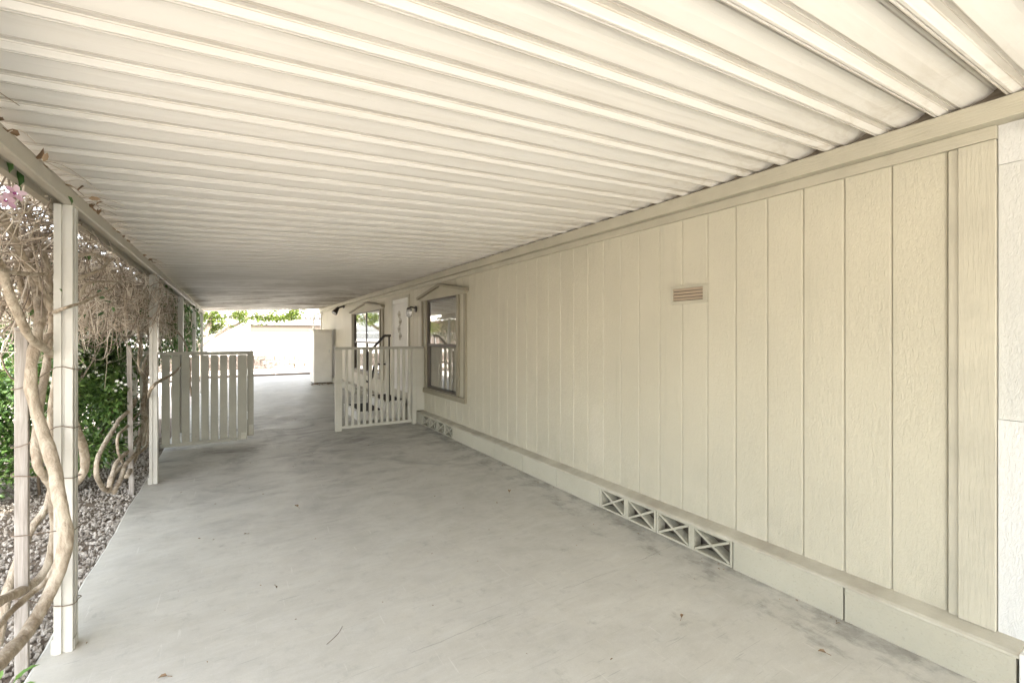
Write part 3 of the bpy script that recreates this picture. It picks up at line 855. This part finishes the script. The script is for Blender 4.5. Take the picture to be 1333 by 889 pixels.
for k, (pxs, X, r0, r1) in enumerate((
    ([(60,410),(64,370),(58,330),(44,290),(30,262)], -.80, .014, .008), ([(50,420),(30,380),(20,330),(24,285),(40,262)], -.84, .013, .008),
    ([(-8,420),(10,380),(34,340),(60,300),(70,275)], -.90, .010, .007), ([(68,405),(74,350),(72,300),(66,270)], -.78, .010, .006),
    ([(110,310),(128,330),(150,356),(170,372),(196,392)], -.80, .012, .008), ([(106,345),(130,372),(160,398),(190,410)], -.95, .011, .007),
    ([(112,420),(126,385),(150,360),(166,340)], -.86, .009, .006))):
    bb = MB(); woody(bb, pxs, X, r0, r1, 8, .012); bb.build('stem', M['vine_bark'], v)
b = MB()
twigs(b, 560, 1.6, 3.1, lambda y: 1.62, -1.35, -.72, 2.13, (.15, .7), (.0015, .0042))
twigs(b, 800, 3.0, 5.4, lambda y: 1.56, -1.4, -.68, 2.12, (.2, .9), (.0016, .0044))
twigs(b, 650, 1.5, 5.5, lambda y: 1.84, -1.0, -.68, 2.2, (.3, .9), (.0018, .0045))
for i in range(34):
    y = rnd.uniform(1.7, 5.3); p = Vector((-.66, y, 2.115)); q = p + Vector((rnd.uniform(.04, .16), rnd.uniform(.05, .3), rnd.uniform(.0, .06)))
    b.tube(spline([p, p.lerp(q, .5) + Vector((0, 0, rnd.uniform(.01, .04))), q], 3), .0014, 4)
b.build('twig_tangle', M['twig'], v)
b = MB()
for (px, py, X, L, a) in ((8, 205, -.70, .055, 1.2), (88, 255, -.60, .045, .4), (77, 376, -.60, .022, .2), (20, 238, -.72, .05, -1.), (22, 222, -.70, .06, 1.4)):
    p = on_x(px, py, X)
    b.leaf(p, (.15, .5*math.cos(a), -.8*abs(math.sin(a))-.2), (.8, -.5, .3), L, L*.55)
for i in range(60):
    y = rnd.uniform(1.6, 5.5); p = Vector((rnd.uniform(-1.1, -.68), y, rnd.uniform(1.55, 2.08)))
    b.leaf(p, (rnd.gauss(0,1), rnd.gauss(0,1), rnd.gauss(-.6,.6)), (rnd.gauss(0,1), rnd.gauss(0,1), 1), rnd.uniform(.03, .055), rnd.uniform(.018, .03))
b.build('leaves', M['vine_leaf'], v)
b = MB()
for i in range(70):
    y = rnd.uniform(1.8, 5.6); p = Vector((rnd.uniform(-.73, -.61), y, rnd.uniform(2.112, 2.15)))
    b.leaf(p, (rnd.gauss(0,1), rnd.gauss(0,1), rnd.gauss(.1,.4)), (rnd.gauss(0,1), rnd.gauss(0,1), 1), rnd.uniform(.03, .06), rnd.uniform(.015, .03))
b.build('dry_leaves', M['dry_leaf'], v)
for (px, py, X, fa) in ((6, 262, -.69, Vector((.75, -.6, .1))), (19, 252, -.69, Vector((.55, -.8, .2)))):
    b = MB(); c_ = on_x(px, py, X); fa.normalize()
    e1 = fa.orthogonal().normalized(); e2 = fa.cross(e1)
    for k in range(5):
        a = 2*math.pi*k/5 + px
        d = e1*math.cos(a) + e2*math.sin(a)
        b.leaf(c_ + d*.004 + fa*.002*k, d + fa*.25, fa, .030, .024, .10)
    b.tube([c_ - fa*.03, c_ - fa*.01], [.004, .007], 7)
    fl = b.build('flower', M['petal_pink'], v)
    b = MB(); b.tube([c_ + fa*.001, c_ + fa*.009], [.0065, .0035], 7); b.build('throat', M['throat'], fl)

# second vine
v = thing('climbing_vine', 'looping bare vine round the second post, beside the left gate', 'vine', (-.85, 5.6, 0))
paths = [
 ([(176,520),(173,529),(155,547),(135,580),(126,603),(127,623),(137,638),(144,630),(150.5,616),(171,596),(189,583),(193,567),(193,540),(192,522,-.76),(197,506,-.60),(207,496,-.58),(220,490,-.58),(232,480,-.59),(240,466,-.60),(243,455,-.60),(238,441,-.61),(225,427,-.63),(205,418,-.66),(184,411,-.70)], .017, .011),
 ([(184,535),(164,556),(154,567),(153,585),(157,596),(160,604)], .011, .010),
 ([(180,570,-.84),(170,583,-.84),(153,601,-.84),(145,621,-.84),(141,640,-.83)], .014, .019),
 ([(178,588,-.80),(164,605,-.79),(157,623,-.79),(148,641,-.80)], .014, .019),
 ([(178,420,-.85),(184,454,-.85),(180,479,-.84),(188,493,-.83),(190,511,-.83),(186.5,540,-.83),(184,562,-.83),(178,590,-.83),(165,620,-.82)], .014, .019),
 ([(200,415,-.80),(195,463,-.79),(190,495,-.79),(186,525,-.78),(190,550,-.78),(186,580,-.79)], .016, .015),
 ([(190,425,-.9),(196,450,-.9),(186,480,-.9),(191,512,-.9),(188,545,-.9),(180,575,-.88)], .017, .02),
 ([(186,430,-.78),(181,455,-.76),(180,475,-.75),(186,488,-.75),(194,470,-.76),(203,440,-.78)], .009, .007),
]
for pp, r0, r1 in paths:
    b = MB(); woody(b, pp, -.84, r0, r1, 8); b.build('stem', M['vine_bark'], v)
b = MB()
twigs(b, 700, 5.0, 7.8, lambda y: 1.58, -1.45, -.67, 2.13, (.25, .9), (.002, .005))
twigs(b, 650, 5.0, 9.5, lambda y: 1.82, -1.0, -.68, 2.2, (.3, .9), (.002, .005))
twigs(b, 80, 5.25, 5.75, lambda y: 1.66, -.64, -.55, 2.02, (.2, .5), (.0016, .0035), -.54, .09)
twigs(b, 520, 7.4, 11.0, lambda y: 1.62, -1.25, -.66, 2.06, (.3, .9), (.003, .006))
b.build('twig_tangle', M['twig'], v)
b = MB()
for i in range(90):
    y = rnd.uniform(5.4, 8); p = Vector((rnd.uniform(-1.1, -.66), y, rnd.uniform(1.6, 2.12)))
    b.leaf(p, (rnd.gauss(0,1), rnd.gauss(0,1), rnd.gauss(-.6,.6)), (rnd.gauss(0,1), rnd.gauss(0,1), 1), rnd.uniform(.04, .08), rnd.uniform(.025, .045))
b.build('leaves', M['vine_leaf'], v)

v = thing('leafy_vine', 'dark green leafy vine hanging by the far carport posts', 'vine', (-.9, 11.5, 0))
b = MB()
for i in range(3600):
    y = rnd.uniform(8.6, 15.6)
    low = 1.05 + .35*mnoise.noise(Vector((0, y*1.2, 3)))
    z = 2.14 - (2.14-low)*rnd.random()**1.3
    x = rnd.gauss(-.92, .13)
    if x > -.64: x = -.66
    b.leaf((x, y, z), (rnd.gauss(.2,.7), rnd.gauss(0,.7), -1), (rnd.gauss(.8,.5), rnd.gauss(-.4,.5), .5), rnd.uniform(.05, .09), rnd.uniform(.03, .05))
b.build('leaves', M['vine_leaf'], v)
b = MB()
twigs(b, 220, 8.6, 14.4, lambda y: 1.3, -1.1, -.72, 2.08, (.4, 1.), (.003, .006))
for y in (8.9, 10.2, 11.5, 12.9, 14.0):
    pts = [(-.9+rnd.gauss(0,.04), y+rnd.gauss(0,.05), z) for z in (-.05, .5, 1., 1.5, 2.05)]
    b.tube(spline(pts, 4), [.022]*17, 6)
b.build('stem', M['stem_bark'], v)

# ------------------------------------------------------------------ shrubs
def shrub(name, label, cat, c, rad, h, nleaf, leafL, mat, nflower=0, group=None, flower_side=None):
    v = thing(name, label, cat, (c[0], c[1], -.05), group)
    b = MB(); st = MB(); fl = MB()
    lobes = []
    for i in range(16):
        a = rnd.uniform(0, 2*math.pi); rr = rad*rnd.uniform(.2, .75)
        lobes.append((Vector((c[0]+rr*math.cos(a), c[1]+rr*math.sin(a), h*rnd.uniform(.22, .84))), rad*rnd.uniform(.28, .5)))
    per = nleaf//len(lobes)
    for lc, lr in lobes:
        base = Vector((c[0]+rnd.gauss(0,.07), c[1]+rnd.gauss(0,.07), -.06))
        mid = base.lerp(lc, .5) + Vector((rnd.gauss(0,.06), rnd.gauss(0,.06), .05))
        st.tube(spline([base, mid, lc], 3), [.014, .013, .011, .010, .008, .006, .004], 5)
        for k in range(per):
            d = Vector((rnd.gauss(0,1), rnd.gauss(0,1), rnd.gauss(0,1))).normalized()
            r = lr*(rnd.random()**.45)*(1+.25*mnoise.noise(lc*3+d*2.5))
            p = lc + Vector((d.x*r, d.y*r, d.z*r*.9))
            if p.z < .0: continue
            if p.x > -.86: p.x = -.86 - rnd.random()*.15
            ld = (d + Vector((rnd.gauss(0,.6), rnd.gauss(0,.6), rnd.gauss(.0,.5)))).normalized()
            nn = (Vector((0,0,1)) + d*.8 + Vector((rnd.gauss(0,.4), rnd.gauss(0,.4), 0)))
            L = leafL*rnd.uniform(.6, 1.2)
            b.leaf(p, ld, nn, L, L*rnd.uniform(.42, .56))
    for k in range(nflower):
        lc, lr = rnd.choice(lobes)
        d = Vector((rnd.gauss(.4,.8), rnd.gauss(-.6,.7), rnd.gauss(.4,.6))).normalized()
        p = lc + d*lr*1.02
        if p.z < h*.52: continue
        if p.x > -.86: p.x = -.88
        for q in range(rnd.randint(3, 7)):
            pc = p + Vector((rnd.gauss(0,.03), rnd.gauss(0,.03), rnd.gauss(0,.02)))
            e1 = d.orthogonal().normalized(); e2 = d.cross(e1); a0 = rnd.random()*6
            for s5 in range(5):
                a = a0 + s5*2*math.pi/5
                dd = e1*math.cos(a) + e2*math.sin(a)
                fl.leaf(pc, dd + d*.2, d, .016, .011, .1)
    b.build('foliage', mat, v); st.build('stem', M['stem_bark'], v)
    if fl.v: fl.build('blossoms', M['petal_white'], v)
rnd.seed(21)
G = 'glossy shrubs along the garden bed'
shrub('flowering_shrub', 'glossy green shrub with white blossoms behind the first two posts', 'shrub', (-1.38, 5.85), .74, 1.85, 15000, .058, M['shrub_leaf'], 190, G)
shrub('garden_shrub', 'small leafy green shrub at the left edge, behind the stake', 'shrub', (-2.30, 5.75), .78, 1.35, 11000, .052, M['shrub_leaf'], 60, G)
shrub('garden_shrub', 'tall green shrub rising behind the blossoming shrub', 'shrub', (-1.68, 7.7), .9, 2.35, 12000, .075, M['shrub_leaf'], 30, G)
shrub('garden_shrub', 'bushy green shrub farthest left, beyond the vine tangle', 'shrub', (-3.5, 6.9), 1.1, 1.85, 6500, .07, M['shrub_leaf'], 30, G)
def seedling(x, y, label, L, n, h):
    v = thing('seedling', label, 'plant', (x, y, -.05), 'seedlings in the gravel')
    b = MB(); st = MB()
    for k in range(n):
        a = k*2.4; t = Vector((x+.05*math.cos(a), y+.05*math.sin(a), h*(.5+.5*k/n)))
        st.tube([(x, y, -.06), (x+.01*math.cos(a), y, h*.3), t], [.003, .0025, .0015], 5)
        b.leaf(t, (math.cos(a), math.sin(a), .35), (0, 0, 1), L*rnd.uniform(.8, 1.2), L*.45)
    b.build('leaves', M['seedling_leaf'], v); st.build('stem', M['seedling_leaf'], v)
M['seedling_leaf'] = leafmat('seedling_leaf', [(.10,.20,.04),(.16,.28,.06)], .4, .3)
seedling(-.775, 2.56, 'bright green seedling at the foot of the nearest stake', .06, 9, .10)
seedling(-1.75, 4.35, 'small seedling sprouting from the gravel at the left edge', .06, 8, .16)

# ------------------------------------------------------------------ beyond the gates
def tree(label, base, h, limbs, crown, nleaf, leafL, mat, name='shade_tree', group=None):
    v = thing(name, label, 'tree', base, group)
    b = MB()
    bv = Vector(base)
    for pts, r in limbs:
        sp = spline([bv + Vector(p) for p in pts], 5)
        b.tube(sp, [r*(1-.65*i/(len(sp)-1)) for i in range(len(sp))], 8, True, True, .15)
    b.build('trunk', M['tree_bark'], v)
    b = MB()
    for (cx, cy, cz, rr) in crown:
        cc = bv + Vector((cx, cy, cz))
        for k in range(int(nleaf*rr)):
            d = Vector((rnd.gauss(0,1), rnd.gauss(0,1), rnd.gauss(0,1))).normalized()
            r = rr*(rnd.random()**.5)*(1+.35*mnoise.noise(cc+d*2))
            p = cc + d*r; p.z = cc.z + (p.z-cc.z)*.7
            if p.z < .3: continue
            if mnoise.noise(p*2.2) < -.12: continue
            L = leafL*rnd.uniform(.6, 1.2)
            b.leaf(p, (rnd.gauss(0,1), rnd.gauss(0,1), rnd.gauss(-.3,.6)), (rnd.gauss(0,.6), rnd.gauss(0,.6), 1), L, L*.55)
    b.build('crown', mat, v)
tree('spreading light green tree with forked grey limbs beyond the left gate', (-1.1, 20.6, -.02), 4,
     [([(0,0,-.1),(0,0,.7),(.05,0,1.2)], .17), ([(.05,0,1.1),(.35,0,1.8),(.5,.1,2.5),(.9,.2,3.4)], .15), ([(.05,0,1.1),(.7,-.1,1.6),(1.5,-.2,2.1),(1.75,-.2,2.6),(2.3,-.2,3.4)], .085),
      ([(.05,0,1.15),(-.5,.1,1.7),(-.9,.2,2.6),(-1.3,.2,3.4)], .09)],
     [(.2,0,2.3,.6), (.9,-.2,2.15,.5), (-.4,.2,2.1,.6), (1.5,-.3,2.25,.5), (2.1,-.2,2.25,.5), (2.7,-.2,2.3,.5), (3.2,-.1,2.4,.45), (.5,.2,1.75,.4), (.6,.2,3.4,1.3), (2.2,.2,3.4,1.1), (-1.2,.1,3.2,1.1), (3.4,.1,2.9,.6), (-1.4,0,1.9,.6)], 2000, .10, M['tree_leaf'])
GT = 'garden trees beyond the shrubs'
tree('broad dark garden tree beyond the shrubs, farthest left', (-6.5, 9.5, -.05), 5, [([(0,0,-.1),(.1,0,1.2),(.2,.1,3.)], .2)],
     [(0,0,2.2,1.3), (.8,-.3,1.6,1.0), (-.9,.2,1.7,1.1), (.3,.6,3.2,1.4), (-.4,-.8,2.9,1.2)], 1300, .10, M['shrub_leaf'], 'garden_tree', GT)
tree('leafy garden tree right behind the edge shrub, nearest the vine', (-3.7, 5.0, -.05), 5, [([(0,0,-.1),(.1,0,1.2),(.2,.1,2.6)], .13)],
     [(0,0,2.4,.95), (.7,-.6,2.9,.9), (-.5,.7,2.9,1.0), (.9,.7,2.7,.9), (.1,-1.0,2.3,.8), (.4,1.5,2.6,.9)], 1300, .085, M['shrub_leaf'], 'garden_tree', GT)
tree('rounded garden tree between the vine and the brown house', (-4.6, 11.2, -.05), 5, [([(0,0,-.1),(.1,0,1.),(.2,.1,2.2)], .14)],
     [(0,0,1.5,1.0), (.5,-.5,1.1,.8), (-.7,.2,1.2,.9), (.2,.5,2.3,1.0), (.6,1.2,1.3,.9)], 1300, .09, M['shrub_leaf'], 'garden_tree', GT)

# low split-block wall
w = thing('block_wall', 'low pinkish split block wall at the end of the drive', 'wall', (1.5, 23.5, 0))
b = MB(); cap = MB()
for row in range(3):
    z0 = -.05 + row*.215
    x = -9 + (.2 if row % 2 else 0)
    while x < 9:
        if not (row >= 1 and rnd.random() < .06):
            b.box(x, x+.385, 23.4 + rnd.uniform(-.015, .015), 23.7, z0, z0+.207)
        x += .395 if rnd.random() > .4 else .44
b.build('block_courses', M['split'], w, .01)
cap.box(-9, 9, 23.46, 23.68, .0, .585); cap.build('core', M['closure'], w)
sheet('terrace', -14, 14, 23.7, 60, .55, M['dirt'])
b = MB()
for i in range(14):
    x0 = -9 + i*1.3
    b.box(x0, x0+1.285, 19.0, 19.16, -.05, .07)
tag(b.build('kerb', M['split'], None, .01), kind='structure')

cf = thing('chain_link_fence', 'chain link fence along the top of the block wall', 'fence', (-2, 23.9, .55))
b = MB()
zb, zt = .56, 1.62
x0, x1 = -9.0, 3.2
n = int((x1-x0)/.085)
for i in range(-12, n):
    for s in (1, -1):
        a = x0 + i*.085; cc = a + s*(zt-zb) if s > 0 else a - (zt-zb) + (zt-zb)
        p = Vector((a, 23.9, zb)); q = Vector((a + (zt-zb), 23.9, zt))
        if s < 0: p, q = Vector((a, 23.904, zt)), Vector((a + (zt-zb), 23.904, zb))
        if p.x < x0 or q.x > x1: continue
        b.tube([p, q], .004, 3, False, False)
b.build('mesh', M['steel'], cf)
x = x0
while x <= x1:
    b = MB(); b.tube([(x, 23.93, .5), (x, 23.93, 1.66)], .025, 8); b.build('fence_post', M['steel'], cf); x += 2.44
b = MB(); b.tube([(x0, 23.93, 1.63), (x1, 23.93, 1.63)], .018, 8); b.build('top_rail', M['steel'], cf)

# white house past the wall
H = thing('white_house', 'bright white house with tiled roof beyond the block wall', 'house', (4, 32, .55))
b = MB(); b.box(-1.2, 16, 31.2, 40, .5, 2.95); b.build('wall', M['far_white'], H)
b = MB(); b.box(.95, 5.05, 30.6, 31.19, 1.58, 2.14); b.build('awning', M['far_beige'], H)
for x in (1.1, 4.9):
    b = MB(); b.box(x-.06, x+.06, 30.65, 30.77, .54, 1.579); b.build('awning_post', M['far_white'], H)
b = MB(); b.box(-1.5, 16.3, 30.45, 31.19, 2.16, 2.50); b.build('eave_fascia', M['far_white'], H)
b = MB(); b.add([(-1.6,30.4,2.54),(16.4,30.4,2.54),(16.4,36,4.3),(-1.6,36,4.3),(-1.6,30.4,2.48),(16.4,30.4,2.48),(16.4,36,4.2),(-1.6,36,4.2)], [(0,1,2,3),(7,6,5,4),(0,4,5,1),(1,5,6,2),(2,6,7,3),(3,7,4,0)])
x = -1.5
while x < 16.3:
    b.tube([(x, 30.30, 2.57), (x, 36, 4.34)], .075, 8); x += .26
rf = b.build('roof', M['tile'], H)
b = MB(); b.box(-1.5, 16.3, 30.36, 30.39, 2.49, 2.655)  # dark strip standing in for the shade between the tile ends
b.build('tile_gap_shade', M['mat'], rf)
b = MB(); b.box(6.2, 7.6, 31.15, 31.19, 1.3, 2.0); b.build('window', M['glass'], H)

# brown lap-sided house beyond the garden (its slats show in the window's reflection)
H = thing('brown_house', 'brown lap sided house beyond the garden trees', 'house', (-10, 24, 0))
b = MB()
z = 0
while z < 2.5:
    b.prism([(-7.6, z), (-7.575, z), (-7.597, z+.15), (-7.62, z+.15)], 14.5, 40, 'y'); z += .15
b.box(-12, -7.62, 14.5, 40, -.05, 2.55)
b.build('wall', M['brown'], H)
b = MB(); b.prism([(-12.4, 2.56), (-7.2, 2.56), (-9.8, 3.4)], 14.2, 40.3, 'y'); b.build('roof', M['tile'], H)

# ------------------------------------------------------------------ litter on the slab
def dead_leaf(px, py, L, label, a):
    u = (px-666.5)/F; k = CAM_H/((py-438)/F)
    x, y = k*(CS*u+SN), k*(CS-SN*u)
    b = MB()
    b.leaf((x, y, .008), (math.cos(a), math.sin(a), .12), (.1, .2, 1), L, L*.55, .5)
    b.tube([(x, y, .008), (x-math.cos(a)*L*.5, y-math.sin(a)*L*.5, .003)], .0012, 4)
    tag(b.build('dead_leaf', M['dry_leaf']), label, 'leaf', 'dead leaves on the concrete')
dead_leaf(887, 806, .035, 'curled dead leaf on the concrete nearest the middle of the slab', .4)
dead_leaf(1076, 852, .035, 'dead leaf on the concrete nearest the block base', 2.2)
dead_leaf(218, 882, .035, 'reddish dead leaf on the concrete at the bottom left', 3.0)
dead_leaf(663, 642, .06, 'dead leaf on the concrete below the window, far side', 1.0)
dead_leaf(388, 661, .05, 'dead leaf on the concrete near the second post', 2.0)
b = MB()
u = (440-666.5)/F; k = CAM_H/((826-438)/F); x, y = k*(CS*u+SN), k*(CS-SN*u)
b.tube(spline([(x-.06, y-.05, .004), (x, y, .006), (x+.03, y+.05, .004)], 4), .0013, 4)
tag(b.build('twig', M['stem_bark']), 'thin dry twig lying on the open concrete', 'twig')
b = MB()
for i in range(330):
    if rnd.random() < .5:
        y = rnd.uniform(1.2, 9); x = rnd.uniform(-.6, 2.6)
    elif rnd.random() < .6:
        y = rnd.uniform(1, 9); x = 2.65 - abs(rnd.gauss(0, .07))
    else:
        y = rnd.gauss(7.4, 1.0); x = rnd.uniform(-.4, 2.3)
    a = rnd.uniform(0, 6.28); L = rnd.uniform(.006, .022)
    b.leaf((x, y, .004), (math.cos(a), math.sin(a), rnd.uniform(-.02,.2)), (.1, .2, 1), L, L*rnd.uniform(.25,.6), .4)
for i in range(90):
    x = rnd.uniform(2.0, 2.66); y = 14.9 - abs(rnd.gauss(0, .25)); a = rnd.uniform(0, 6.28); L = rnd.uniform(.03, .07)
    b.leaf((x, y, .006+rnd.random()*.02), (math.cos(a), math.sin(a), .2), (.1, .2, 1), L, L*.5, .4)
tag(b.build('leaf_litter', M['dry_leaf']), 'scattered brown crumbs and leaf litter over the concrete', 'litter', kind='stuff')

# ------------------------------------------------------------------ light, sky, camera
SUN_EL, SUN_AZ = 50, 162          # azimuth clockwise from the drive's forward direction
world = bpy.data.worlds.new('World'); scene.world = world; world.use_nodes = True
nt = world.node_tree
sky = nt.nodes.new('ShaderNodeTexSky'); sky.sky_type = 'NISHITA'; sky.sun_disc = False
sky.sun_elevation = R(SUN_EL); sky.sun_rotation = R(SUN_AZ); sky.air_density = 1.0; sky.dust_density = 3.0; sky.ozone_density = .6
bg = nt.nodes['Background']; bg.inputs['Strength'].default_value = .15
hs = nt.nodes.new('ShaderNodeHueSaturation'); hs.inputs['Saturation'].default_value = .38   # desaturated to take the blue out of the sky fill
nt.links.new(sky.outputs[0], hs.inputs['Color']); nt.links.new(hs.outputs[0], bg.inputs['Color'])
sd = Vector((math.sin(R(SUN_AZ))*math.cos(R(SUN_EL)), math.cos(R(SUN_AZ))*math.cos(R(SUN_EL)), math.sin(R(SUN_EL))))
li = bpy.data.lights.new('sun', 'SUN'); li.energy = 3.2; li.angle = R(.5); li.color = (1, .97, .92)
lo = bpy.data.objects.new('sun', li); col.objects.link(lo); lo.rotation_euler = (-sd).to_track_quat('-Z', 'Y').to_euler()

cam = bpy.data.cameras.new('camera'); co = bpy.data.objects.new('camera', cam); col.objects.link(co)
cam.sensor_width = 36; cam.lens = F/1333*36; cam.clip_end = 1000; cam.clip_start = .05
cam.shift_y = -6.5/1333
co.location = (0, 0, CAM_H); co.rotation_euler = (R(90), 0, -YAW)
scene.camera = co
vs_ = scene.view_settings
vs_.view_transform = 'Standard'; vs_.look = 'None'; vs_.gamma = 1; vs_.exposure = 3.3
scene.cycles.max_bounces = 10; scene.cycles.diffuse_bounces = 7; scene.cycles.glossy_bounces = 4; scene.cycles.transparent_max_bounces = 12
scene.cycles.sample_clamp_indirect = 8
scene.cycles.use_denoising = True
